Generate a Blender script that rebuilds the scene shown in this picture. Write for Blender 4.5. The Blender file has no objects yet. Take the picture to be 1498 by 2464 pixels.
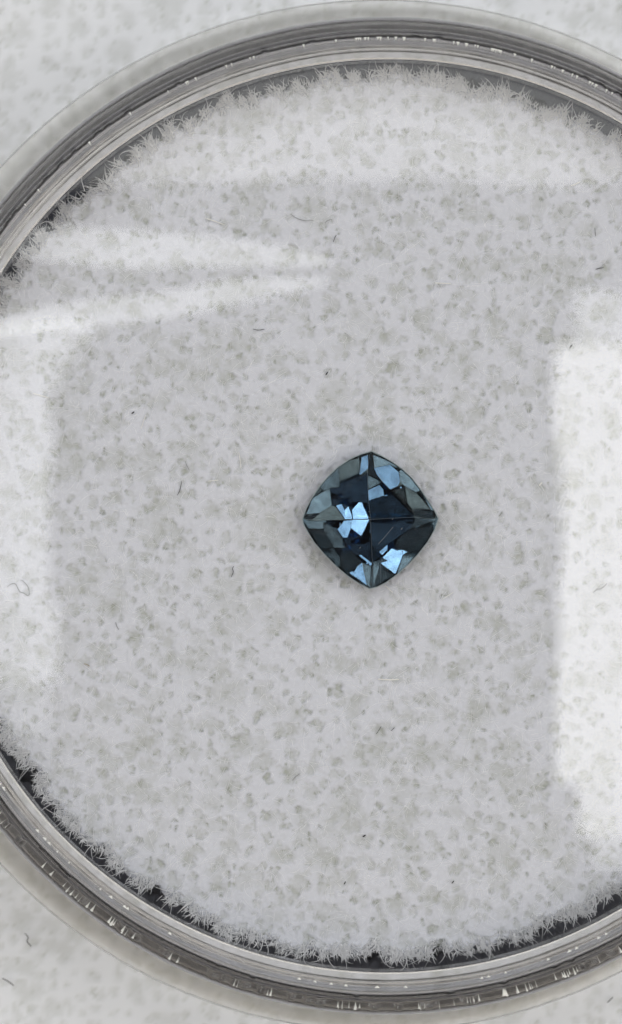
# A blue cushion-cut gemstone on a white fibre pad inside a round clear gem jar.
# 1 Blender unit = 1 cm.
import bpy, bmesh, math, random
import numpy as np
from mathutils import Vector

random.seed(7)
rng = np.random.default_rng(7)
sc = bpy.context.scene
COL = sc.collection
sc.unit_settings.system = 'METRIC'
sc.unit_settings.scale_length = 0.01

# ------------------------------------------------------------------ camera
Z_PAD = 1.0                       # top of the pad
D_CAM = 12.0                      # camera height above the pad
Z_CAM = Z_PAD + D_CAM
PPC = 570.0                       # picture pixels (1498 wide) per cm on the pad


def at(px, py, z=Z_PAD):
    """point of the place seen at picture position (1498 x 2464) at height z"""
    k = (Z_CAM - z) / D_CAM / PPC
    return ((px - 749) * k, -(py - 1232) * k)


cam_d = bpy.data.cameras.new('camera')
cam = bpy.data.objects.new('camera', cam_d)
COL.objects.link(cam)
cam.location = (0, 0, Z_CAM)
cam_d.sensor_fit = 'VERTICAL'
cam_d.sensor_height = 24.0
cam_d.lens = 24.0 * D_CAM / (2464 / PPC)
cam_d.clip_start = 0.1
cam_d.clip_end = 2000
cam_d.dof.use_dof = True
cam_d.dof.focus_distance = D_CAM - 0.1
APERTURE = 0.10                   # lens opening in cm
cam_d.dof.aperture_fstop = cam_d.lens * 1e-3 / APERTURE
sc.camera = cam

# ------------------------------------------------------------------ world and lamps
w = bpy.data.worlds.new('World')
sc.world = w
w.use_nodes = True
bg = w.node_tree.nodes['Background']
bg.inputs[0].default_value = (0.90, 0.93, 1.0, 1)
bg.inputs[1].default_value = 0.05

sc.view_settings.view_transform = 'Standard'
sc.view_settings.look = 'None'
sc.view_settings.exposure = -0.44
sc.view_settings.gamma = 1.0
sc.cycles.use_denoising = True
try:
    sc.cycles.denoiser = 'OPENIMAGEDENOISE'
    sc.cycles.denoising_input_passes = 'RGB_ALBEDO_NORMAL'
except Exception:
    pass
sc.cycles.max_bounces = 24
sc.cycles.diffuse_bounces = 12
sc.cycles.glossy_bounces = 6
sc.cycles.transmission_bounces = 16
sc.cycles.transparent_max_bounces = 24
sc.cycles.caustics_reflective = True
sc.cycles.caustics_refractive = True
sc.cycles.sample_clamp_indirect = 8.0

Z_LID = 1.29
LAMPS = {}


def window_lamp(name, x0, x1, y0, y1, height, radiance, colour=(1, 1, 1), shape='RECTANGLE', turn=0.0):
    """lamp above the jar whose mirror image in the flat lid covers x0..x1, y0..y1 of the picture"""
    f = (Z_CAM - Z_LID + height) / (Z_CAM - Z_LID)
    a, b = at(x0, y0, Z_LID), at(x1, y1, Z_LID)
    ax, ay, bx, by = a[0] * f, a[1] * f, b[0] * f, b[1] * f
    l = bpy.data.lights.new(name, 'AREA')
    l.shape = shape
    l.size, l.size_y = abs(bx - ax), abs(by - ay)
    area = l.size * l.size_y * (math.pi / 4 if shape == 'ELLIPSE' else 1)
    l.energy = radiance * area * math.pi
    l.color = colour
    o = bpy.data.objects.new(name, l)
    COL.objects.link(o)
    o.location = ((ax + bx) / 2, (ay + by) / 2, Z_LID + height)
    o.rotation_euler = (0, 0, math.radians(turn))
    LAMPS[name] = Vector(o.location)
    return o


window_lamp('window_light_right', 1345, 9500, 836, 1884, 60, 6.2, (1.0, 1.0, 0.97))
window_lamp('window_light_right_upper', 1385, 6000, 700, 836, 60, 3.4, (0.98, 1.0, 1.0))
window_lamp('window_light_right_lower', 1400, 6000, 1884, 2010, 60, 5.2, (1.0, 1.0, 0.97))
window_lamp('window_light_right_bottom', 1430, 6000, 2010, 2100, 60, 2.6, (1.0, 1.0, 0.97))
window_lamp('window_light_left', -7000, 112, 930, 1460, 60, 3.9, (0.97, 0.99, 1.0))
window_lamp('window_light_left_lower', -7000, 132, 1460, 1640, 60, 3.5, (0.97, 0.99, 1.0))
window_lamp('window_light_left_bottom', -7000, 112, 1638, 1760, 60, 1.6, (0.97, 0.99, 1.0))
window_lamp('window_light_left_upper', -7000, 215, 775, 822, 60, 3.9, (0.97, 0.99, 1.0))
window_lamp('window_light_left_corner', -7000, 168, 822, 868, 60, 3.9, (0.97, 0.99, 1.0))
window_lamp('window_light_left_middle', -7000, 136, 868, 930, 60, 3.9, (0.97, 0.99, 1.0))
window_lamp('window_light_far', -4600, 6600, -3400, 435, 60, 2.5, (1.0, 1.0, 0.98))
window_lamp('added_light_near', -4600, 6600, 2640, 6800, 60, 1.6, (1.0, 0.90, 0.76))  # added warm lamp out of view, brightens the upper fringe and rim
window_lamp('bright_bulb', 2300, 2620, -2100, -1780, 60, 55, (1.0, 0.98, 0.95), 'ELLIPSE')
window_lamp('added_streak_lamp', -300, 800, 543, 629, 14, 3.4, (0.98, 1, 1), 'ELLIPSE', turn=-4)  # added lamp, draws the upper bright streak in the lid
window_lamp('added_streak_lamp', -330, 790, 718, 786, 14, 3.4, (0.98, 1, 1), 'ELLIPSE', turn=8)  # added lamp, draws the lower bright streak in the lid

# ------------------------------------------------------------------ helpers
JX, JY = 0.317, -0.016            # jar axis


def tag(o, label=None, cat=None, group=None, kind=None):
    if label:
        o['label'] = label
    if cat:
        o['category'] = cat
    if group:
        o['group'] = group
    if kind:
        o['kind'] = kind
    return o


def empty(name, loc):
    o = bpy.data.objects.new(name, None)
    o.empty_display_size = 0.2
    o.location = loc
    COL.objects.link(o)
    return o


def mesh_obj(name, verts, faces, mat, parent=None, smooth=True):
    me = bpy.data.meshes.new(name)
    v = np.asarray(verts, dtype=np.float32)
    if isinstance(faces, np.ndarray):
        n = faces.shape[1]
        me.vertices.add(len(v))
        me.vertices.foreach_set('co', v.ravel())
        me.loops.add(faces.size)
        me.loops.foreach_set('vertex_index', faces.astype(np.int32).ravel())
        me.polygons.add(len(faces))
        me.polygons.foreach_set('loop_start', np.arange(0, faces.size, n, dtype=np.int32))
        me.polygons.foreach_set('loop_total', np.full(len(faces), n, dtype=np.int32))
        me.update(calc_edges=True)
    else:
        me.from_pydata([tuple(map(float, p)) for p in v], [], faces)
        me.update()
    me.validate()
    me.polygons.foreach_set('use_smooth', np.full(len(me.polygons), smooth))
    me.materials.append(mat)
    o = bpy.data.objects.new(name, me)
    COL.objects.link(o)
    if parent:
        o.parent = parent
    return o


def new_mat(name):
    m = bpy.data.materials.new(name)
    m.use_nodes = True
    nt = m.node_tree
    nt.nodes.clear()
    out = nt.nodes.new('ShaderNodeOutputMaterial')
    return m, nt, out


def node(nt, kind, **kw):
    n = nt.nodes.new(kind)
    for k, v in kw.items():
        if k.startswith('i_'):
            n.inputs[k[2:].replace('_', ' ')].default_value = v
        else:
            setattr(n, k, v)
    return n


# ------------------------------------------------------------------ materials
def fleece_material(name, white, pore, scale):
    m, nt, out = new_mat(name)
    p = node(nt, 'ShaderNodeBsdfPrincipled')
    p.inputs['Roughness'].default_value = 0.95
    p.inputs['Specular IOR Level'].default_value = 0.15
    at_ = node(nt, 'ShaderNodeAttribute', attribute_name='pore')
    geo = node(nt, 'ShaderNodeTexCoord')
    n1 = node(nt, 'ShaderNodeTexNoise')
    n1.inputs['Scale'].default_value = scale
    n1.inputs['Detail'].default_value = 6
    nt.links.new(geo.outputs['Object'], n1.inputs['Vector'])
    mixn = node(nt, 'ShaderNodeMix', data_type='RGBA')
    mixn.inputs[6].default_value = (*[c * 0.90 for c in white], 1)
    mixn.inputs[7].default_value = (*white, 1)
    nt.links.new(n1.outputs['Fac'], mixn.inputs[0])
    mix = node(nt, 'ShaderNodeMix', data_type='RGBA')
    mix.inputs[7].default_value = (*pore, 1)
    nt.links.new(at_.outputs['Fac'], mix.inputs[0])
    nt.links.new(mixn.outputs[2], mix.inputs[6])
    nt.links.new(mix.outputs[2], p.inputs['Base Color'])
    nt.links.new(p.outputs[0], out.inputs[0])
    return m


WHITE = (0.712, 0.726, 0.79)
PORE_SHADE = (0.415, 0.43, 0.395)  # foam tone with the shade of the pits put into the colour
M_PAD = fleece_material('pad_fibre', WHITE, PORE_SHADE, 34)
M_SHEET = fleece_material('sheet_foam', (0.86, 0.877, 0.92), PORE_SHADE, 5)


def fibre_material(name, col, rough=0.8):
    m, nt, out = new_mat(name)
    p = node(nt, 'ShaderNodeBsdfPrincipled')
    p.inputs['Base Color'].default_value = (*col, 1)
    p.inputs['Roughness'].default_value = rough
    p.inputs['Specular IOR Level'].default_value = 0.2
    nt.links.new(p.outputs[0], out.inputs[0])
    return m


M_FIB, nt, out = new_mat('white_fibre')
d_ = node(nt, 'ShaderNodeBsdfDiffuse')
d_.inputs[0].default_value = (0.94, 0.945, 0.965, 1)
t_ = node(nt, 'ShaderNodeBsdfTranslucent')
t_.inputs[0].default_value = (0.94, 0.945, 0.965, 1)
mx = node(nt, 'ShaderNodeMixShader')
mx.inputs[0].default_value = 0.15
nt.links.new(d_.outputs[0], mx.inputs[1])
nt.links.new(t_.outputs[0], mx.inputs[2])
nt.links.new(mx.outputs[0], out.inputs[0])
M_LINT = fibre_material('dark_lint', (0.035, 0.034, 0.036))
M_LINT_GREY = fibre_material('grey_lint', (0.20, 0.20, 0.21))
M_LINT_TAN = fibre_material('tan_lint', (0.40, 0.33, 0.24))
M_LINT_WHITE = fibre_material('bright_lint', (0.93, 0.92, 0.88), 0.35)


def pane_material(name, ior, tint=(1, 1, 1), rough=0.0, bump=0.0):
    """thin clear sheet: mirror reflection by Fresnel, the rest goes straight through"""
    m, nt, out = new_mat(name)
    f0 = ((ior - 1) / (ior + 1)) ** 2
    ge = node(nt, 'ShaderNodeNewGeometry')
    dt = node(nt, 'ShaderNodeVectorMath', operation='DOT_PRODUCT')
    nt.links.new(ge.outputs['Incoming'], dt.inputs[0])
    nt.links.new(ge.outputs['Normal'], dt.inputs[1])
    ab = node(nt, 'ShaderNodeMath', operation='ABSOLUTE')
    nt.links.new(dt.outputs['Value'], ab.inputs[0])
    om = node(nt, 'ShaderNodeMath', operation='SUBTRACT')
    om.inputs[0].default_value = 1.0
    nt.links.new(ab.outputs[0], om.inputs[1])
    pw = node(nt, 'ShaderNodeMath', operation='POWER')
    nt.links.new(om.outputs[0], pw.inputs[0])
    pw.inputs[1].default_value = 5.0
    fr = node(nt, 'ShaderNodeMath', operation='MULTIPLY_ADD')
    nt.links.new(pw.outputs[0], fr.inputs[0])
    fr.inputs[1].default_value = 1 - f0
    fr.inputs[2].default_value = f0
    tr = node(nt, 'ShaderNodeBsdfTransparent')
    tr.inputs[0].default_value = (*tint, 1)
    gl = node(nt, 'ShaderNodeBsdfGlossy')
    gl.inputs['Roughness'].default_value = rough
    mx = node(nt, 'ShaderNodeMixShader')
    if bump:
        tc = node(nt, 'ShaderNodeTexCoord')
        n1 = node(nt, 'ShaderNodeTexNoise')
        n1.inputs['Scale'].default_value = 0.9
        n1.inputs['Detail'].default_value = 2
        nt.links.new(tc.outputs['Object'], n1.inputs['Vector'])
        b = node(nt, 'ShaderNodeBump')
        b.inputs['Strength'].default_value = 1.0
        b.inputs['Distance'].default_value = bump
        nt.links.new(n1.outputs['Fac'], b.inputs['Height'])
        nt.links.new(b.outputs[0], gl.inputs['Normal'])
    nt.links.new(fr.outputs[0], mx.inputs[0])
    nt.links.new(tr.outputs[0], mx.inputs[1])
    nt.links.new(gl.outputs[0], mx.inputs[2])
    nt.links.new(mx.outputs[0], out.inputs[0])
    return m


M_PLATE = pane_material('lid_plate_plastic', 1.5, bump=0.0016)


def clear_plastic(name, tint, rough=0.0):
    m, nt, out = new_mat(name)
    g = node(nt, 'ShaderNodeBsdfGlass')
    g.inputs['Color'].default_value = (*tint, 1)
    g.inputs['Roughness'].default_value = rough
    g.inputs['IOR'].default_value = 1.49
    nt.links.new(g.outputs[0], out.inputs[0])
    return m


M_RIM = clear_plastic('lid_rim_plastic', (0.98, 0.975, 0.965), 0.09)
M_BEAD = clear_plastic('lid_bead_plastic', (0.85, 0.845, 0.85), 0.13)  # grey tint puts the outer rim's dark reflections into the colour
M_WALL = clear_plastic('jar_wall_plastic', (0.83, 0.835, 0.85))  # grey tint puts the shade of the gap beside the pad into the colour
M_BASE = clear_plastic('jar_plastic', (0.975, 0.97, 0.955), 0.2)


M_GLINT, nt, out = new_mat('glint_white')
p = node(nt, 'ShaderNodeBsdfPrincipled')
p.inputs['Base Color'].default_value = (0.94, 0.94, 0.92, 1)
p.inputs['Roughness'].default_value = 0.12
p.inputs['Specular IOR Level'].default_value = 1.0
nt.links.new(p.outputs[0], out.inputs[0])


# ------------------------------------------------------------------ pitted fibre surfaces
def value_noise(shape, cell, seed):
    r = np.random.default_rng(seed)
    h, w_ = shape
    gh, gw = int(h / cell) + 3, int(w_ / cell) + 3
    g = r.random((gh, gw))
    y = np.arange(h) / cell
    x = np.arange(w_) / cell
    yi, xi = y.astype(int), x.astype(int)
    fy, fx = y - yi, x - xi
    fy, fx = fy * fy * (3 - 2 * fy), fx * fx * (3 - 2 * fx)
    a = g[yi][:, xi] * (1 - fx) + g[yi][:, xi + 1] * fx
    b = g[yi + 1][:, xi] * (1 - fx) + g[yi + 1][:, xi + 1] * fx
    return a * (1 - fy)[:, None] + b * fy[:, None]


def pore_field(nx, ny, step, density, size, seed):
    """0..1 depth map of clustered pores; step in cm, density per square mm, size = typical cluster radius in cm"""
    r = np.random.default_rng(seed)
    f = np.zeros((ny, nx), np.float32)

    def stamp(cx, cy, rad, depth, lobes):
        k = int(math.ceil(rad * 1.8 / step)) + 1
        ix, iy = int(cx / step), int(cy / step)
        x0, x1, y0, y1 = max(ix - k, 0), min(ix + k + 1, nx), max(iy - k, 0), min(iy + k + 1, ny)
        if x1 <= x0 or y1 <= y0:
            return
        yy, xx = np.mgrid[y0:y1, x0:x1]
        dx, dy = xx * step - cx, yy * step - cy
        a = np.arctan2(dy, dx)
        rr = np.hypot(dx, dy) / rad
        edge = 1.12 + sum(l[0] * np.sin(l[1] * a + l[2]) for l in lobes)
        v = np.clip((edge - rr) / 0.85, 0, 1)
        v = v * v * (3 - 2 * v) * depth
        s = f[y0:y1, x0:x1]
        np.maximum(s, v, out=s)

    gap = 0.1 / math.sqrt(density)                      # loosely even spacing
    nu, nv = int(nx * step / gap), int(ny * step / gap)
    for c_ in range(nu * nv):
        cx = (c_ % nu + 0.5 + 0.95 * (r.random() - 0.5)) * gap
        cy = (c_ // nu + 0.5 + 0.95 * (r.random() - 0.5)) * gap
        rad = size * (0.45 + 0.6 * r.random() + (1.0 if r.random() < 0.14 else 0))
        lobes = [(0.16 * r.random(), k, 6.28 * r.random()) for k in (2, 3, 5, 8)]
        stamp(cx, cy, rad, 0.30 + 0.22 * r.random(), lobes)
        for _ in range(r.integers(2, 7)):
            q, t = rad * 0.95 * math.sqrt(r.random()), 6.28 * r.random()
            stamp(cx + q * math.cos(t), cy + q * math.sin(t), size * (0.16 + 0.22 * r.random()),
                  0.5 + 0.5 * r.random() ** 2, [(0.2 * r.random(), 2, 6.28 * r.random()), (0.15 * r.random(), 3, 6.28 * r.random())])
    return f


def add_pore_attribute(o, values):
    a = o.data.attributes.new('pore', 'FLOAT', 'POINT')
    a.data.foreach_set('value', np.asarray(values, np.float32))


def grid_faces(nx, ny):
    i = np.arange((ny - 1) * nx).reshape(ny - 1, nx)[:, :-1].ravel()
    return np.stack([i, i + 1, i + nx + 1, i + nx], 1)


def tubes(paths, radii, sides=3):
    """many thin tapered fibres: paths (n, k, 3), radii (n, k)"""
    P = np.asarray(paths, np.float64)
    R = np.asarray(radii, np.float64)
    n, k, _ = P.shape
    T = np.gradient(P, axis=1)
    T /= np.linalg.norm(T, axis=2, keepdims=True) + 1e-12
    up = np.zeros_like(T)
    up[..., 2] = 1
    flat = np.abs(T[..., 2]) > 0.95
    up[flat] = (1, 0, 0)
    A = np.cross(T, up)
    A /= np.linalg.norm(A, axis=2, keepdims=True) + 1e-12
    B = np.cross(A, T)
    ang = np.arange(sides) * 2 * math.pi / sides + math.pi / 2
    V = P[:, :, None, :] + R[:, :, None, None] * (np.cos(ang)[None, None, :, None] * A[:, :, None, :] + np.sin(ang)[None, None, :, None] * B[:, :, None, :])
    V = V.reshape(-1, 3)
    fi = np.arange(n)[:, None, None] * (k * sides)
    ki = np.arange(k - 1)[None, :, None] * sides
    s = np.arange(sides)[None, None, :]
    s2 = (s + 1) % sides
    a = (fi + ki + s).ravel()
    b = (fi + ki + s2).ravel()
    F = np.stack([a, b, b + sides, a + sides], 1)
    return V, F


# ---- the pad in the jar, dented where the stone lies
GZ = 1.115                        # height of the stone's girdle
GXY = at(892, 1250, GZ)
STEP = 0.0052
PR = 1.875                       # pad radius
NG = int(2 * (PR + 0.06) / STEP)
pf = pore_field(NG, NG, STEP, 2.5, 0.026, 3)
soft = value_noise((NG, NG), 60, 1) * 0.5 + value_noise((NG, NG), 17, 2) * 0.3 + value_noise((NG, NG), 6, 5) * 0.2
fine = value_noise((NG, NG), 2.2, 9)
big = pore_field(NG, NG, STEP, 0.55, 0.052, 13)
pf = np.maximum(pf * 0.95, np.clip(0.75 * pf + 0.62 * big, 0, 1) * (big > 0))
pf = np.clip(pf * (0.65 + 0.7 * value_noise((NG, NG), 4, 11)), 0, 1)


def warp(f, amp, cell, seed):
    h, w_ = f.shape
    dx = (value_noise((h, w_), cell, seed) - 0.5) * 2 * amp
    dy = (value_noise((h, w_), cell, seed + 1) - 0.5) * 2 * amp
    iy, ix = np.mgrid[0:h, 0:w_]
    return f[np.clip(iy + dy, 0, h - 1).astype(int), np.clip(ix + dx, 0, w_ - 1).astype(int)]


pf = warp(warp(pf, 1.6, 7, 41), 1.2, 2.2, 51)
xs = (np.arange(NG) - NG / 2) * STEP
X, Y = np.meshgrid(xs, xs)
RR = np.hypot(X, Y)
TH = np.arctan2(Y, X)


def rim_wave(th):
    v = 0 * th
    for k, a, p in ((3, .006, 1.), (7, .006, 2.3), (13, .008, .4), (29, .008, 1.9), (47, .008, 4.), (83, .008, 5.1), (131, .006, .3)):
        v = v + a * np.sin(k * th + p)
    return v


EDGE = PR - 0.012 + rim_wave(TH)
roll = np.clip((RR - (EDGE - 0.04)) / 0.04, 0, 1)
H = 0.014 * (soft - 0.5) + 0.006 * (fine - 0.5) - 0.016 * pf - 0.05 * np.exp(-((X + JX - GXY[0]) ** 2 + (Y + JY - GXY[1]) ** 2) / 0.19 ** 2) - 0.022 * roll ** 2
PADZ = Z_PAD + H


def pad_height(x, y):
    ix = np.clip(((x - JX) / STEP + NG / 2).astype(int), 0, NG - 1)
    iy = np.clip(((y - JY) / STEP + NG / 2).astype(int), 0, NG - 1)
    return PADZ[iy, ix], pf[iy, ix]


pad = empty('fibre_pad', (JX, JY, 0.105))
tag(pad, 'round fluffy white fibre pad with small pores filling the clear jar under the gem', 'pad')
F = grid_faces(NG, NG)
keep = (RR < EDGE).ravel()
F = F[keep[F].all(1)]
used = np.zeros(NG * NG, bool)
used[F.ravel()] = True
idx = np.cumsum(used) - 1
V = np.stack([X.ravel(), Y.ravel(), PADZ.ravel() - 0.105], 1)[used]
top = mesh_obj('pad_surface', V, idx[F], M_PAD, pad)
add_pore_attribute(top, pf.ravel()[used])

# pad side: a rough wall below the edge
ns = 1400
th = np.linspace(0, 2 * math.pi, ns, endpoint=False)
rows = []
for j, (dz, dr) in enumerate(((-0.030, -0.006), (-0.08, 0.004), (-0.3, 0.0), (-0.6, 0.002), (-0.893, 0.0))):
    rr = PR - 0.012 + rim_wave(th) + dr + 0.006 * rng.standard_normal(ns)
    rows.append(np.stack([rr * np.cos(th), rr * np.sin(th), np.full(ns, 0.895 + dz)], 1))
Vs = np.concatenate(rows)
Fs = []
for j in range(len(rows) - 1):
    a = np.arange(ns) + j * ns
    b = (np.arange(ns) + 1) % ns + j * ns
    Fs.append(np.stack([b, a, a + ns, b + ns], 1))
side = mesh_obj('pad_side', Vs, np.concatenate(Fs), M_PAD, pad)

# loose fibres lying over the pad
nf, k = 9000, 6
q = np.sqrt(rng.random(nf)) * (PR - 0.03)
t = rng.random(nf) * 2 * math.pi
px, py = JX + q * np.cos(t), JY + q * np.sin(t)
ang = rng.random(nf) * 2 * math.pi
ln = 0.04 + 0.09 * rng.random(nf) ** 1.5
cur = rng.normal(0, 0.6, nf)
P = np.zeros((nf, k, 3))
for j in range(k):
    s = j / (k - 1) - 0.5
    a = ang + cur * s
    P[:, j, 0] = px + ln * s * np.cos(a)
    P[:, j, 1] = py + ln * s * np.sin(a)
    z, _ = pad_height(P[:, j, 0], P[:, j, 1])
    P[:, j, 2] = np.maximum(z, Z_PAD - 0.016) + 0.0001
P -= np.array([JX, JY, 0.105])
rad = (0.0006 + 0.0008 * rng.random((nf, 1))) * np.array([[0.5, 0.9, 1, 1, 0.9, 0.4]])
V, F = tubes(P, rad)
fz = mesh_obj('loose_fibres', V, F, M_FIB, pad)
fz['kind'] = 'stuff'

# tufts along the cut edge
nf, k = 15000, 6
centres = rng.random(700) * 2 * math.pi
t = centres[rng.integers(0, 700, nf)] + rng.normal(0, 0.0055, nf)
lean = rng.normal(0, 0.55, 700)
lean = np.interp(t % (2 * math.pi), np.sort(centres), lean)
q = PR - 0.008 + rim_wave(t) - 0.055 * rng.random(nf) ** 1.2
ln = np.where(rng.random(nf) < 0.80, 0.012 + 0.024 * rng.random(nf), 0.025 + 0.060 * rng.random(nf) ** 2.0)
da = lean + rng.normal(0, 0.55, nf)
cur = rng.normal(0, 1.1, nf)
el = rng.normal(0.12, 0.22, nf)
P = np.zeros((nf, k, 3))
x, y, z = q * np.cos(t), q * np.sin(t), np.full(nf, 0.895) + 0.007 - 0.012 * rng.random(nf)
for j in range(k):
    P[:, j] = np.stack([x, y, z], 1)
    a = t + da + cur * j / k
    x = x + ln / (k - 1) * np.cos(a) * np.cos(el)
    y = y + ln / (k - 1) * np.sin(a) * np.cos(el)
    z = z + ln / (k - 1) * np.sin(el)
r_ = np.hypot(P[..., 0], P[..., 1])
P[..., :2] *= np.minimum(1, 1.919 / r_)[..., None]
P[..., 2] = np.minimum(P[..., 2], 0.94)
rad = (0.0011 + 0.0017 * rng.random((nf, 1)) ** 1.5) * np.array([[1.2, 1.1, 1, 0.85, 0.7, 0.4]])
V, F = tubes(P, rad)
fr = mesh_obj('edge_tufts', V, F, M_FIB, pad)
fr['kind'] = 'stuff'

# ---- the foam sheet the jar stands on
GS = 0.017
gx, gy = int(8.0 / GS), int(9.0 / GS)
sf = 0.7 * pore_field(gx, gy, GS, 2.2, 0.034, 21)
sn = value_noise((gy, gx), 40, 31) * 0.6 + value_noise((gy, gx), 9, 32) * 0.4
xs = (np.arange(gx) - gx / 2) * GS + 0.1
ys = (np.arange(gy) - gy / 2) * GS
X2, Y2 = np.meshgrid(xs, ys)
Z2 = -0.004 - 0.03 * sn - 0.03 * sf
R2 = np.hypot(X2 - JX, Y2 - JY)
Z2[R2 < 2.36] = np.minimum(Z2[R2 < 2.36], -0.006)
V = np.stack([X2.ravel(), Y2.ravel(), Z2.ravel()], 1)
sheet = mesh_obj('foam_sheet', V, grid_faces(gx, gy), M_SHEET)
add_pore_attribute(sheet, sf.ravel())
tag(sheet, 'wide white pitted foam sheet lying under the clear jar, out of focus', 'foam sheet', kind='structure')
tb = mesh_obj('table_surface', [(-40, -40, -0.12), (40, -40, -0.12), (40, 40, -0.12), (-40, 40, -0.12)], [(0, 1, 2, 3)],
              fibre_material('table_white', (0.72, 0.73, 0.74)))
tag(tb, 'plain pale table top beneath the white foam sheet', kind='structure')


# ------------------------------------------------------------------ clear jar: turned profiles
def fillet(pts, rad, n=4):
    """round the corners of a closed profile; pts = [(r, z) or (r, z, radius)]"""
    out = []
    m = len(pts)
    for i in range(m):
        p, a, b = Vector(pts[i][:2]), Vector(pts[i - 1][:2]), Vector(pts[(i + 1) % m][:2])
        rr = pts[i][2] if len(pts[i]) > 2 else rad
        if rr == 0 or p.x == 0:
            out.append(p)
            continue
        da, db = (a - p), (b - p)
        rr = min(rr, da.length * 0.45, db.length * 0.45)
        s, e = p + da.normalized() * rr, p + db.normalized() * rr
        if da.length > rr * 2.5:
            out.append(p + da.normalized() * rr * 1.12)
        for j in range(n + 1):
            u = j / n
            out.append(s * (1 - u) ** 2 + p * 2 * u * (1 - u) + e * u * u)
        if db.length > rr * 2.5:
            out.append(p + db.normalized() * rr * 1.12)
    return out


def lathe(name, prof, mat, parent, segs, closed=True, wob=None, smooth=True):
    pr = np.array([(p[0], p[1]) for p in prof])
    th_ = np.linspace(0, 2 * math.pi, segs, endpoint=False)
    R = np.repeat(pr[:, 0][:, None], segs, 1)
    Z = np.repeat(pr[:, 1][:, None], segs, 1)
    if wob:
        R, Z = wob(R, Z, th_)
    V = np.stack([R * np.cos(th_), R * np.sin(th_), Z], 2).reshape(-1, 3)
    m = len(pr)
    Fs = []
    for j in range(m if closed else m - 1):
        j2 = (j + 1) % m
        a = np.arange(segs)
        b = (a + 1) % segs
        Fs.append(np.stack([a + j * segs, b + j * segs, b + j2 * segs, a + j2 * segs], 1))
    return mesh_obj(name, V, np.concatenate(Fs), mat, parent, smooth)


def nick_field(segs, count, width, seed, lo=0, hi=2 * math.pi):
    r = np.random.default_rng(seed)
    v = np.zeros(segs)
    for _ in range(count):
        c = int((lo + (hi - lo) * r.random()) / (2 * math.pi) * segs)
        w_ = r.integers(1, width + 1)
        h = 0.4 + 0.6 * r.random()
        for d in range(-w_, w_ + 1):
            v[(c + d) % segs] = max(v[(c + d) % segs], h * (1 - abs(d) / (w_ + 1)))
    return v


jar = empty('gem_jar', (JX, JY, 0))
tag(jar, 'clear plastic base of the round gem jar with a wide pale flange around its foot', 'jar')
wall_prof = fillet([(1.955, 0.0), (1.955, 1.14), (1.925, 1.14), (1.925, 0.0)], 0.012, 4)
lathe('jar_wall', wall_prof[::-1], M_WALL, jar, 720)
foot_prof = fillet([(1.958, 0.0), (2.27, 0.0), (2.355, 0.012), (2.355, 0.04), (2.25, 0.072, .03), (2.05, 0.11, .05), (1.958, 0.18, .03)], 0.012, 4)
streak = np.random.default_rng(77).standard_normal(1440)
streak = np.convolve(np.r_[streak[-3:], streak, streak[:3]], np.array([1, 2, 3, 4, 3, 2, 1]) / 10, 'valid')


def base_wob(R, Z, th_):
    fl = (R > 1.99) & (Z > 0.025)
    return R, Z + fl * 0.003 * streak


lathe('foot_flange', foot_prof[::-1], M_BASE, jar, 1440, wob=base_wob)
floor_prof = [(0.0001, 0.005), (1.92, 0.005), (1.92, 0.1), (0.0001, 0.1)]
lathe('jar_floor', floor_prof[::-1], M_PLATE, jar, 180, smooth=False)

lid = empty('jar_lid', (JX, JY, 1.16))
tag(lid, 'clear plastic lid with stepped round rim closing the gem jar', 'lid')
ZL = 1.16


def PR_(R, z):
    """radius in cm of a ring seen R picture pixels from the axis at height z"""
    return R * (Z_CAM - z) / (D_CAM * PPC)


rp = PR_(1098, 1.285) - 0.003
plate = [(0.0001, 1.22 - ZL), (rp, 1.22 - ZL), (rp, Z_LID - ZL), (0.0001, Z_LID - ZL)]
lathe('lid_plate', plate[::-1], M_PLATE, lid, 360, smooth=False)
SEG = 1800
nickA = nick_field(SEG, 60, 2, 4)
nickB = nick_field(SEG, 60, 3, 5, math.pi, 2 * math.pi)


def rim_wob(R, Z, th_):
    topz = Z > (1.30 - ZL)
    ridge = np.exp(-((R - PR_(1160, 1.36)) / 0.008) ** 2) * topz
    outer = np.exp(-((R - PR_(1180, 1.345)) / 0.018) ** 2) * topz
    Z = Z + 0.016 * ridge * nickA - 0.020 * outer * nickB
    Z = Z + topz * 0.0004 * np.sin(37 * th_ + 40 * R) + topz * 0.0012 * np.sin(3 * th_)
    R = R + topz * 0.0005 * np.sin(23 * th_ + 1.0)
    return R, Z


def ring(name, pts, mat):
    prof = [(p.x, p.y - ZL) for p in fillet(pts, 0.006, 4)]
    lathe(name, prof[::-1], mat, lid, SEG, wob=rim_wob)


ring('inner_lip', [(PR_(1098, 1.285), 1.285, .004), (PR_(1122, 1.345), 1.345, .006), (PR_(1126, 1.333), 1.333, .002), (PR_(1131, 1.352), 1.352, .004), (PR_(1148, 1.355), 1.355, .006),
                   (PR_(1148, 1.355) + .001, 1.165), (1.912, 1.165), (1.895, 1.22)], M_RIM)
ring('outer_rim', [(PR_(1151, 1.345), 1.345, .006), (PR_(1156, 1.361), 1.361, .006), (PR_(1163, 1.361), 1.361, .006), (PR_(1168, 1.342), 1.342, .008), (PR_(1191, 1.347), 1.347, .02), (PR_(1202, 1.31), 1.31, .02),
                   (2.060, 0.26, .01), (2.005, 0.26, .01), (2.005, 1.16, .006), (PR_(1151, 1.345) + .001, 1.16, .006)], M_BEAD)

# glints: sparkle of the rim put into bright white, on tiny added chips
bv, bf = [], []


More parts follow.
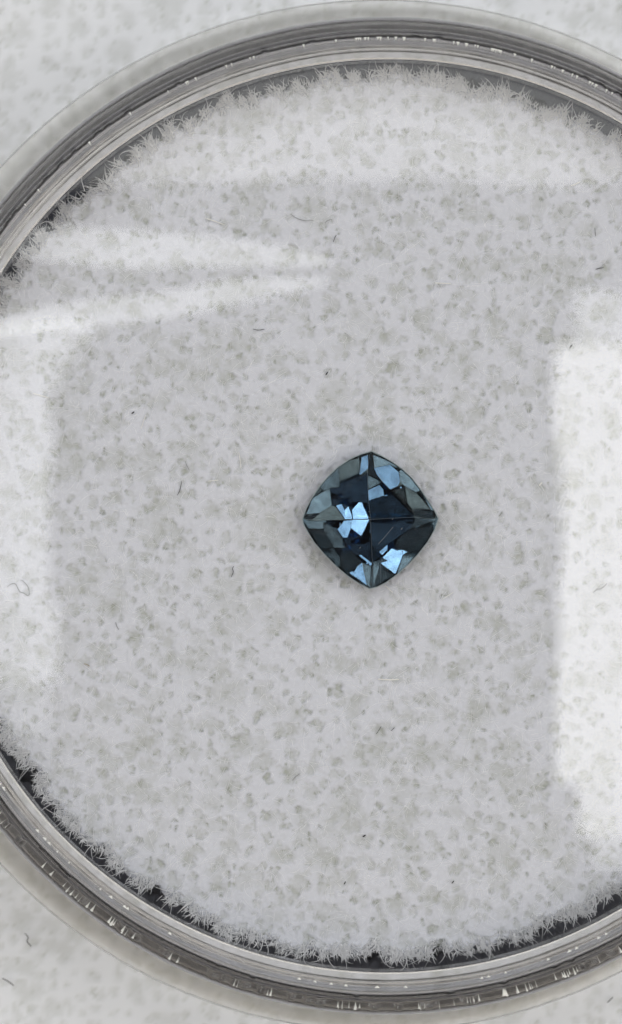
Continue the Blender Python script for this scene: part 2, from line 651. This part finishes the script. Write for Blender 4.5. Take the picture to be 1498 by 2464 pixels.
def chip(theta, r0, r1, z, width, height):
    c, s_ = math.cos(theta), math.sin(theta)
    base = len(bv)
    skew = random.uniform(-.3, .3) * width
    for rr, tt, hh in ((r1, -width, 0), (r1, width, 0), (r0, skew, 0), ((r0 + r1) / 2, skew * .5, height), (r1, 0, height * .7)):
        bv.append((rr * c - tt * s_, rr * s_ + tt * c, z - ZL + hh))
    for f_ in ((0, 1, 2), (0, 4, 3), (4, 1, 3), (0, 3, 2), (3, 1, 2), (0, 4, 1)):
        bf.append(tuple(base + q for q in f_))


for i in range(70):                                     # teeth below the ridge on the far side
    a_ = math.radians(random.gauss(76, 24))
    for _ in range(random.choice((1, 1, 2))):
        chip(a_ + random.uniform(-.004, .004), PR_(1142 + random.uniform(0, 4), 1.36), PR_(1153, 1.36), 1.359, random.uniform(.0025, .0075), .007)
for i in range(70):                                     # radial ticks on the near side
    a_ = math.radians(random.uniform(205, 330))
    for _ in range(random.choice((1, 1, 2, 3))):
        chip(a_ + random.uniform(-.008, .008), PR_(1168 + random.uniform(0, 6), 1.347), PR_(1186 + random.uniform(0, 6), 1.347), 1.349, random.uniform(.0018, .0070), .008)
for i in range(44):                                     # beads on the lip edge on the near side
    a_ = math.radians(random.uniform(200, 340))
    chip(a_, PR_(1130, 1.354), PR_(1136, 1.354), 1.355, random.uniform(.003, .012), .004)
glints = mesh_obj('rim_glints', bv, bf, M_GLINT, lid, smooth=False)
glints['kind'] = 'stuff'

# ------------------------------------------------------------------ gemstone


def gz(zx, zy):
    """gem coordinates (cm from its centre) of a point on the photograph's close-up"""
    sx, sy = 730 + zx / 3.745, 1100 + zy / 3.745
    x, y = at(sx * 1498 / 1556, sy * 1498 / 1556, GZ)
    return x - GXY[0], y - GXY[1]


gem = empty('gemstone', (GXY[0], GXY[1], GZ))
tag(gem, 'small blue faceted cushion-cut gemstone lying on the white fibre pad', 'gemstone')


def stone_material(name, tint, rough, vary):
    m, nt, out = new_mat(name)
    tc = node(nt, 'ShaderNodeTexCoord')
    n1 = node(nt, 'ShaderNodeTexNoise')
    n1.inputs['Scale'].default_value = 22
    n1.inputs['Detail'].default_value = 5
    nt.links.new(tc.outputs['Object'], n1.inputs['Vector'])
    mix = node(nt, 'ShaderNodeMix', data_type='RGBA')
    mix.inputs[6].default_value = (*[c * (1 - vary) for c in tint], 1)
    mix.inputs[7].default_value = (*[min(1, c * (1 + vary) + 0.045 * vary) for c in tint], 1)
    nt.links.new(n1.outputs['Fac'], mix.inputs[0])
    g = node(nt, 'ShaderNodeBsdfGlossy')
    g.inputs['Roughness'].default_value = rough
    nt.links.new(mix.outputs[2], g.inputs['Color'])
    b = node(nt, 'ShaderNodeBump')
    b.inputs['Distance'].default_value = 0.0015
    b.inputs['Strength'].default_value = 0.8
    nt.links.new(n1.outputs['Fac'], b.inputs['Height'])
    nt.links.new(b.outputs[0], g.inputs['Normal'])
    nt.links.new(g.outputs[0], out.inputs[0])
    return m


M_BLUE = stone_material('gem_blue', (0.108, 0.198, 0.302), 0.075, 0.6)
M_ZONE = stone_material('gem_rim_zone', (0.105, 0.158, 0.190), 0.25, 0.6)  # grey of the crown's reflections and see-through put into the tint
M_CROWN = pane_material('gem_crown_surface', 1.62, (0.97, 0.985, 1.0), 0.02)

# outline of the stone at the girdle (close-up positions), clockwise from the top
OUT = [(745, 108), (840, 150), (935, 205), (1030, 270), (1120, 355), (1205, 465), (1275, 570), (1335, 665), (1368, 735),
       (1335, 835), (1270, 950), (1180, 1065), (1085, 1165), (985, 1255), (880, 1330), (800, 1370), (728, 1388),
       (640, 1345), (530, 1275), (420, 1180), (310, 1070), (215, 960), (150, 855), (112, 785), (104, 738),
       (135, 650), (190, 545), (260, 440), (340, 345), (435, 255), (540, 185), (640, 138)]
# 32 points; corners at 0 (top), 8 (right), 16 (bottom), 24 (left)
O2 = [gz(*p) for p in OUT]
no = len(O2)
CEN = gz(733, 742)
DEPTH = -0.15
RIDGE = [gz(700, 312), gz(1148, 718), gz(750, 1178), gz(470, 748)]


def pav_z(x, y):
    """height of the pavilion's inner wall"""
    d = math.hypot(x - CEN[0], y - CEN[1])
    return DEPTH + d * 0.50


# pavilion: four main planes down to the culet, and a band of facets up to the girdle
pv, pfaces = [], []
pv.append((CEN[0], CEN[1], DEPTH))
MID = 0.66
for (x, y) in O2:
    mx, my = CEN[0] + (x - CEN[0]) * MID, CEN[1] + (y - CEN[1]) * MID
    pv.append((mx, my, DEPTH + 0.098))
for (x, y) in O2:
    pv.append((x, y, -0.012))
for i in range(no):
    j = (i + 1) % no
    pfaces.append((0, 1 + i, 1 + j))
    pfaces.append((1 + i, 1 + no + i, 1 + no + j, 1 + j))
pavilion = mesh_obj('pavilion', pv, pfaces, M_BLUE, gem, smooth=False)
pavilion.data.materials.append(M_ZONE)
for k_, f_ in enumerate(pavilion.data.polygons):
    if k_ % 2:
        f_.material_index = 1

# girdle: thin frosted band
gv = [(x * s + CEN[0] * (1 - s), y * s + CEN[1] * (1 - s), z) for z, s in ((-0.012, 1.0), (0.004, 1.014), (0.012, 1.0)) for x, y in O2]
gf = []
for r0 in (0, 1):
    for i in range(no):
        j = (i + 1) % no
        gf.append((r0 * no + i, r0 * no + j, (r0 + 1) * no + j, (r0 + 1) * no + i))
m, nt, out = new_mat('gem_girdle_surface')
p = node(nt, 'ShaderNodeBsdfPrincipled')
p.inputs['Base Color'].default_value = (0.36, 0.43, 0.45, 1)
p.inputs['Roughness'].default_value = 0.3
nt.links.new(p.outputs[0], out.inputs[0])
mesh_obj('girdle', gv, gf, m, gem, smooth=False)

# crown: facets rising from the girdle to a small flat table ring
CR = 0.62
cv = [(x, y, 0.0125) for x, y in O2]
corner = {0: RIDGE[0], 8: RIDGE[1], 16: RIDGE[2], 24: gz(300, 760)}
inner = []
for q_, c0 in enumerate((0, 8, 16, 24)):
    a, b = corner[c0], corner[(c0 + 8) % 32]
    midp = O2[c0 + 4]
    midp = (CEN[0] + (midp[0] - CEN[0]) * 0.60, CEN[1] + (midp[1] - CEN[1]) * 0.60)
    inner += [a, midp]
for x, y in inner:
    cv.append((x, y, 0.075))
cf = []
for q_ in range(4):
    c0 = q_ * 8
    I0, I1, I2 = 32 + 2 * q_, 32 + 2 * q_ + 1, 32 + (2 * q_ + 2) % 8
    cf += [(c0, I0, c0 + 1), (c0 + 1, I0, c0 + 2), (c0 + 2, I0, I1), (c0 + 2, I1, c0 + 3), (c0 + 3, I1, c0 + 4), (c0 + 4, I1, c0 + 5),
           (c0 + 5, I1, c0 + 6), (c0 + 6, I1, I2), (c0 + 6, I2, c0 + 7), (c0 + 7, I2, (c0 + 8) % 32)]
cf.append(tuple(range(39, 31, -1)))
cf = [tuple(reversed(f_)) for f_ in cf]
mesh_obj('crown', cv, cf, M_CROWN, gem, smooth=False)


# facets of the pavilion seen through the crown: each is a real plane with its own tilt
def aim(target):
    """facet normal that mirrors the direction towards target up into a lens straight above"""
    o = Vector((GXY[0], GXY[1], GZ))
    d = (Vector(target) - o).normalized()
    v = (Vector((0, 0, Z_CAM)) - o).normalized()
    return (d + v).normalized()


def facet(name, pts, normal, mat, lift=0.004):
    pp = [gz(*p) for p in pts]
    cx, cy = sum(p[0] for p in pp) / len(pp), sum(p[1] for p in pp) / len(pp)
    n = Vector(normal)
    z0 = [-(n.x * (x - cx) + n.y * (y - cy)) / n.z for x, y in pp]
    need = max(base_z(x, y) - z for (x, y), z in zip(pp, z0))
    vs = [(x, y, z + need + lift) for (x, y), z in zip(pp, z0)]
    return vs


def base_z(x, y):
    d = math.hypot(x - CEN[0], y - CEN[1])
    return min(DEPTH + d * 0.56, -0.012)


LR, LL, LF = LAMPS['window_light_right'], LAMPS['window_light_left'], LAMPS['window_light_far']
N_R, N_L, N_F = aim(LR), aim(LL), aim(LF)


def slope(deg_dir, tilt):
    a, t_ = math.radians(deg_dir), math.radians(tilt)
    return Vector((math.cos(a) * math.sin(t_), math.sin(a) * math.sin(t_), math.cos(t_)))


BRIGHT = [
    # left of centre, above the ridge
    ([(565, 655), (628, 582), (712, 588), (718, 735), (575, 742)], N_R),
    ([(497, 655), (530, 620), (568, 720), (560, 742), (500, 740)], N_R),
    ([(415, 615), (465, 598), (495, 655), (498, 738)], N_L),
    # left of centre, below the ridge
    ([(560, 748), (725, 745), (735, 905), (685, 922), (555, 825)], N_R),
    ([(490, 755), (556, 750), (550, 830), (520, 912), (478, 910), (430, 835)], N_L),
    # upper right
    ([(770, 262), (920, 232), (1000, 300), (1010, 395), (990, 430), (920, 462), (855, 395), (800, 330)], N_F),
    ([(1018, 430), (1040, 424), (1048, 455), (1020, 458)], N_R),
    ([(865, 520), (940, 495), (930, 515), (880, 530)], N_F),
    # lower right group
    ([(850, 1100), (940, 1008), (1030, 1025), (1038, 1075), (975, 1258), (830, 1150), (900, 1130)], N_R),
    ([(818, 1045), (900, 975), (895, 1030), (850, 1075)], N_L),
    ([(905, 945), (950, 935), (965, 972)], N_R),
    ([(1038, 1028), (1078, 1050), (1070, 1082), (1042, 1078)], N_R),
    # bottom
    ([(540, 1245), (655, 1148), (702, 1355)], N_L),
    ([(608, 1085), (650, 1075), (752, 1155), (740, 1176), (690, 1160)], N_L),
    # top, left of the corner ridge
    ([(655, 160), (712, 140), (716, 265), (640, 325), (630, 310)], N_F),
]


def shade(u, lower=False):
    """normal between a dim direction (0) and the far window (1)"""
    dark = slope(90, 36) if lower else slope(270, 35)
    return dark.lerp(N_F if not lower else slope(90, 11), u).normalized()


# (outline, stone zone, share of the far window it mirrors, lower half?)
FACETS = [
    ([(712, 318), (450, 405), (450, 445), (360, 455), (375, 610), (415, 612), (490, 640), (560, 655), (628, 580), (712, 586)], 0, 0.0, False),
    ([(722, 570), (865, 525), (940, 512), (1050, 620), (1145, 712), (735, 738)], 0, 0.1, False),
    ([(745, 752), (1148, 728), (1110, 830), (960, 930), (900, 970), (815, 1045), (750, 1000)], 0, 0.0, True),
    ([(480, 916), (555, 832), (685, 926), (736, 910), (745, 1145), (650, 1072), (600, 1080), (530, 1008)], 0, 0.15, True),
    ([(702, 318), (840, 395), (712, 460)], 1, 0.75, False),
    ([(714, 464), (850, 400), (865, 518), (722, 565)], 0, 1.0, False),
    ([(950, 470), (1050, 445), (1080, 590), (1050, 615), (945, 505)], 1, 0.2, False),
    ([(630, 170), (640, 300), (450, 400), (440, 255), (540, 190)], 1, 0.55, False),
    ([(435, 258), (446, 405), (446, 440), (360, 450), (300, 478), (265, 440), (340, 348)], 1, 0.7, False),
    ([(297, 482), (356, 458), (372, 610), (262, 682), (140, 690), (190, 548)], 1, 0.85, False),
    ([(125, 720), (255, 688), (160, 752)], 1, 0.0, False),
    ([(262, 688), (373, 614), (412, 625), (490, 742), (170, 760)], 1, 0.5, False),
    ([(128, 772), (290, 765), (298, 825), (160, 828)], 1, 0.7, True),
    ([(162, 834), (298, 832), (388, 1005), (265, 995)], 1, 0.3, True),
    ([(300, 772), (418, 832), (476, 915), (478, 965), (458, 1005), (394, 1005), (302, 840)], 1, 0.55, True),
    ([(262, 1002), (386, 1015), (452, 1100), (455, 1185), (310, 1070)], 1, 0.55, True),
    ([(394, 1012), (525, 1010), (645, 1148), (535, 1238), (462, 1190), (458, 1100)], 1, 0.12, True),
    ([(765, 140), (935, 208), (990, 260), (915, 228), (770, 258)], 1, 0.9, False),
    ([(1005, 295), (1030, 272), (1120, 358), (1200, 470), (1165, 490), (1065, 435), (1015, 390)], 1, 0.85, False),
    ([(1060, 445), (1165, 498), (1225, 560), (1298, 655), (1135, 650), (1085, 590)], 1, 0.5, False),
    ([(1208, 475), (1272, 575), (1325, 660), (1302, 652)], 1, 1.0, False),
    ([(1137, 657), (1310, 666), (1332, 735), (1152, 712)], 1, 0.0, False),
    ([(1160, 735), (1335, 755), (1112, 826)], 1, 0.5, True),
    ([(1112, 832), (1335, 775), (1275, 915), (1190, 1028), (1090, 1042), (970, 1000), (985, 930)], 1, 0.1, True),
    ([(750, 1012), (845, 1080), (762, 1138)], 1, 0.5, True),
    ([(765, 1142), (828, 1122), (828, 1158), (768, 1362)], 1, 0.75, True),
    ([(830, 1164), (962, 1258), (830, 1335), (770, 1365)], 1, 0.5, True),
    ([(1082, 1056), (1180, 1042), (1085, 1162), (985, 1252), (1044, 1082)], 1, 1.0, True),
    ([(658, 1150), (742, 1182), (728, 1375), (706, 1355)], 1, 0.7, True),
    ([(722, 150), (742, 130), (768, 262), (832, 385), (722, 312)], 1, 0.1, False),
]
for _ in range(26):                                     # small stray reflections between the large facets
    a_, d_ = random.uniform(0, 6.28), random.uniform(60, 430)
    c0, c1 = 735 + d_ * math.cos(a_), 745 + d_ * math.sin(a_) * 0.95
    tri = [(c0 + random.uniform(14, 42) * math.cos(q_ + random.uniform(-.5, .5)), c1 + random.uniform(10, 34) * math.sin(q_ + random.uniform(-.5, .5))) for q_ in (0.3, 2.2, 4.3)]
    nn = random.choice((N_L, N_F, N_F, slope(90, 16), slope(180, 30), slope(0, 33), slope(270, 20)))
    if random.random() < 0.45:
        BRIGHT.append((tri, nn))
    else:
        FACETS.append((tri, 1, random.uniform(0.3, 1.0), c1 > 745))
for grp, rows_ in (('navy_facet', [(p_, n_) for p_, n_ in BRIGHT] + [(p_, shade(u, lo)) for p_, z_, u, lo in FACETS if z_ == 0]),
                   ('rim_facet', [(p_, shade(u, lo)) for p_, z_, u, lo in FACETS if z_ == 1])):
    for i, (pts, n) in enumerate(rows_):
        n = (n + Vector((random.uniform(-.012, .012), random.uniform(-.012, .012), 0))).normalized()
        vs = facet(grp, pts, n, None, 0.060 if grp == 'navy_facet' and i < 5 else 0.010 if grp == 'navy_facet' and i < len(BRIGHT) else 0.004)
        zc = sum(v[2] for v in vs) / len(vs)
        top_z = max(v[2] for v in vs)
        if top_z > 0.060:
            vs = [(x, y, z - (top_z - 0.060)) for x, y, z in vs]
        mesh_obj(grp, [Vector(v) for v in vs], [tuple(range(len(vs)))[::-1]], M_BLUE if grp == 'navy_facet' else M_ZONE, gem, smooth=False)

# facet junctions: light caught on the edges put into the colour of thin tubes
ev, ef = [], []
for seg in ([(703, 315), (716, 560), (733, 742)], [(733, 742), (940, 730), (1150, 720)], [(733, 742), (742, 960), (752, 1178)], [(490, 748), (610, 744), (733, 742)],
            [(728, 135), (718, 200), (706, 310)], [(752, 1178), (748, 1270), (735, 1370)], [(1150, 720), (1250, 732), (1345, 740)], [(125, 742), (300, 746), (490, 748)],
            [(655, 150), (640, 240), (630, 320)], [(755, 140), (772, 240), (842, 395)], [(700, 1345), (675, 1240), (655, 1148)], [(830, 1335), (828, 1230), (830, 1130)]):
    pts = [gz(*p) for p in seg]
    Vt, Ft = tubes(np.array([[(x, y, 0.074 - 0.06 * max(0.0, math.hypot(x - CEN[0], y - CEN[1]) - 0.17) / 0.12) for x, y in pts]]), np.full((1, 3), 0.0005), 4)
    ef += [tuple(int(q) + len(ev) for q in f) for f in Ft]
    ev += [tuple(v) for v in Vt]
edges = mesh_obj('facet_junctions', ev, ef, fibre_material('gem_edge_glint', (0.17, 0.20, 0.22), 0.3), gem)
edges['kind'] = 'stuff'

# ------------------------------------------------------------------ lint on the pad
def strand(name, pts, z, width, mat, label, cat, group=None, sides=6):
    P = []
    p2 = [at(*p, z) for p in pts]
    # smooth the polyline a little
    dense = []
    for i in range(len(p2) - 1):
        for j in range(4):
            u = j / 4
            p0, p1, p_2, p3 = p2[max(i - 1, 0)], p2[i], p2[i + 1], p2[min(i + 2, len(p2) - 1)]
            dense.append([0.5 * (2 * b + (c - a) * u + (2 * a - 5 * b + 4 * c - d) * u * u + (3 * b - a - 3 * c + d) * u ** 3)
                          for a, b, c, d in zip(p0, p1, p_2, p3)])
    dense.append(list(p2[-1]))
    n = len(dense)
    zz = [z + 0.006 * math.sin(3.1 * i / n + len(pts)) for i in range(n)]
    c = np.mean(np.array(dense), 0)
    P = np.array([[(d[0] - c[0], d[1] - c[1], h - z) for d, h in zip(dense, zz)]])
    taper = np.array([[width * (0.45 + 0.55 * math.sin(math.pi * (i + 0.6) / (n + 0.2)) ** 0.5) for i in range(n)]])
    V, F = tubes(P, taper, sides)
    fl = [tuple(int(q) for q in f) for f in F] + [tuple(range(sides))[::-1], tuple(range((n - 1) * sides, n * sides))]
    o = mesh_obj(name, V, fl, mat)
    o.location = (c[0], c[1], z)
    return tag(o, label, cat, group)


ZP = Z_PAD + 0.012
G1 = 'dark lint strands on the pad'
for pts, wd, mt, lab in [
    ([(700, 515), (715, 525), (735, 531), (755, 530)], .0012, M_LINT_GREY, 'thin curved grey hair on the pad, well above the gem'),
    ([(783, 537), (788, 531), (800, 527)], .0013, M_LINT_GREY, 'tiny hooked grey lint just right of the curved grey hair'),
    ([(803, 582), (806, 572), (810, 565)], .0015, M_LINT, 'tiny upright dark strand above the gem, below the hooked lint'),
    ([(610, 792), (622, 794), (637, 792)], .0016, M_LINT, 'short flat dark strand below the bright reflected streaks'),
    ([(785, 902), (789, 895)], .003, M_LINT, 'dark speck of lint on the pad halfway between streaks and gem'),
    ([(318, 995), (323, 991)], .003, M_LINT, 'lone dark speck inside the left edge of the grey reflection'),
    ([(427, 1192), (433, 1180), (438, 1158)], .0015, M_LINT, 'slanted dark strand on the pad left of the gem'),
    ([(446, 1110), (450, 1120), (456, 1131)], .0011, M_LINT_GREY, 'faint grey strand just above the slanted dark strand'),
    ([(557, 1388), (562, 1376), (560, 1368), (564, 1362)], .0016, M_LINT, 'dark kinked strand on the pad below left of the gem'),
    ([(18, 1412), (28, 1405), (38, 1406), (48, 1424), (58, 1427), (66, 1433), (71, 1429), (68, 1412), (56, 1398), (50, 1396)], .0017, M_LINT_GREY,
     'long looped grey hair on the pad at its left edge'),
    ([(279, 1497), (281, 1506), (286, 1515)], .0013, M_LINT_GREY, 'faint upright grey strand on the left, below the looped hair'),
    ([(906, 1766), (912, 1758), (918, 1748)], .0015, M_LINT, 'slim dark strand below the gem, left one of a close pair'),
    ([(942, 1758), (950, 1751)], .0016, M_LINT, 'stubby dark strand below the gem, right one of a close pair'),
    ([(704, 1878), (712, 1869), (722, 1862)], .0013, M_LINT_GREY, 'thin blue grey strand on the lower pad left of the paired strands'),
    ([(1428, 1426), (1438, 1418), (1448, 1416), (1461, 1404)], .0020, M_LINT_GREY, 'grey wisp of lint within the bright window reflection'),
    ([(1434, 648), (1444, 645), (1453, 644)], .0018, M_LINT, 'flat dark strand above the bright window reflection'),
    ([(1371, 838), (1377, 830)], .0028, M_LINT, 'dark speck at the top corner of the bright window reflection'),
    ([(1432, 548), (1433, 558), (1434, 568)], .0012, M_LINT, 'fine upright dark strand near the upper right pad edge'),
    ([(874, 2013), (880, 2010)], .0034, M_LINT, 'largest dark speck on the lower pad below the gem'),
    ([(829, 2127), (832, 2122)], .0026, M_LINT, 'small dark speck near the bottom pad edge, left one'),
    ([(1088, 2125), (1093, 2120)], .0026, M_LINT, 'small dark speck near the bottom pad edge, right one'),
    ([(203, 1597), (209, 1599), (216, 1603)], .0020, M_LINT_TAN, 'tan crumb of lint on the left, below the looped hair'),
]:
    strand('lint_strand', pts, ZP, wd, mt, lab, 'lint', G1)

G2 = 'bright white fibres on the pad'
for pts, wd, lab in [
    ([(910, 1634), (935, 1636), (961, 1635)], .0030, 'bright straight white fibre on the pad below the gem'),
    ([(495, 525), (518, 532), (541, 541)], .0020, 'pale straight fibre just above the upper reflected streak'),
    ([(1047, 681), (1086, 682)], .0020, 'pale level fibre on the pad, high right of the gem'),
    ([(80, 946), (97, 951), (118, 957)], .0022, 'bright white sliver at the left border of the grey reflection'),
    ([(501, 1158), (526, 1155)], .0018, 'short level white fibre left of the gem'),
    ([(575, 1088), (578, 1105), (580, 1126)], .0015, 'faint upright white fibre left of the gem, near its top'),
    ([(1374, 447), (1385, 443), (1397, 437)], .0024, 'cream sliver of fibre near the upper right pad edge'),
    ([(340, 1032), (347, 1010), (351, 998)], .0015, 'faint slanted white fibre right of the lone dark speck'),
    ([(927, 1408), (936, 1417), (946, 1426)], .0017, 'thin white fibre at the bottom tip of the gem'),
    ([(1298, 1168), (1305, 1161)], .0035, 'bright white speck on the pad right of the gem'),
    ([(1065, 1442), (1092, 1425)], .0014, 'faint white fibre on the pad below right of the gem'),
]:
    strand('white_fibre', pts, ZP, wd, M_LINT_WHITE, lab, 'fibre', G2)

G3 = 'stray hairs on the foam sheet'
for pts, wd, lab in [
    ([(60, 2246), (68, 2256), (66, 2266), (76, 2277)], .0032, 'blurred grey hair on the foam sheet at the lower left'),
    ([(6, 2354), (20, 2362), (34, 2372)], .0030, 'blurred grey hair on the foam sheet in the lower left corner'),
    ([(1462, 2412), (1476, 2400)], .0028, 'blurred grey hair on the foam sheet in the lower right corner'),
]:
    strand('stray_hair', pts, 0.012, wd, M_LINT_GREY, lab, 'hair', G3)

# a scratch on the stone, built as a pale strand, and dust
zt = GZ + 0.079
K = lambda zx, zy: ((730 + zx / 3.745) * 1498 / 1556, (1100 + zy / 3.745) * 1498 / 1556)
strand('white_fibre', [K(812, 972), K(880, 895), K(950, 812)], zt, .0011, M_LINT_GREY, 'fine pale scratch across the lower right of the gem', 'fibre', G2)
for i, (a, b, lab) in enumerate([(1030, 830, 'largest pale dust grain on the right half of the gem'),
                                 (945, 740, 'pale dust grain on the right ridge of the gem'),
                                 (640, 1008, 'pale dust grain on the lower left of the gem')]):
    strand('dust_grain', [K(a - 7, b + 6), K(a + 5, b - 8)], zt, .0018 if i == 0 else .0011, M_LINT_GREY, lab, 'dust', 'dust on the gem')
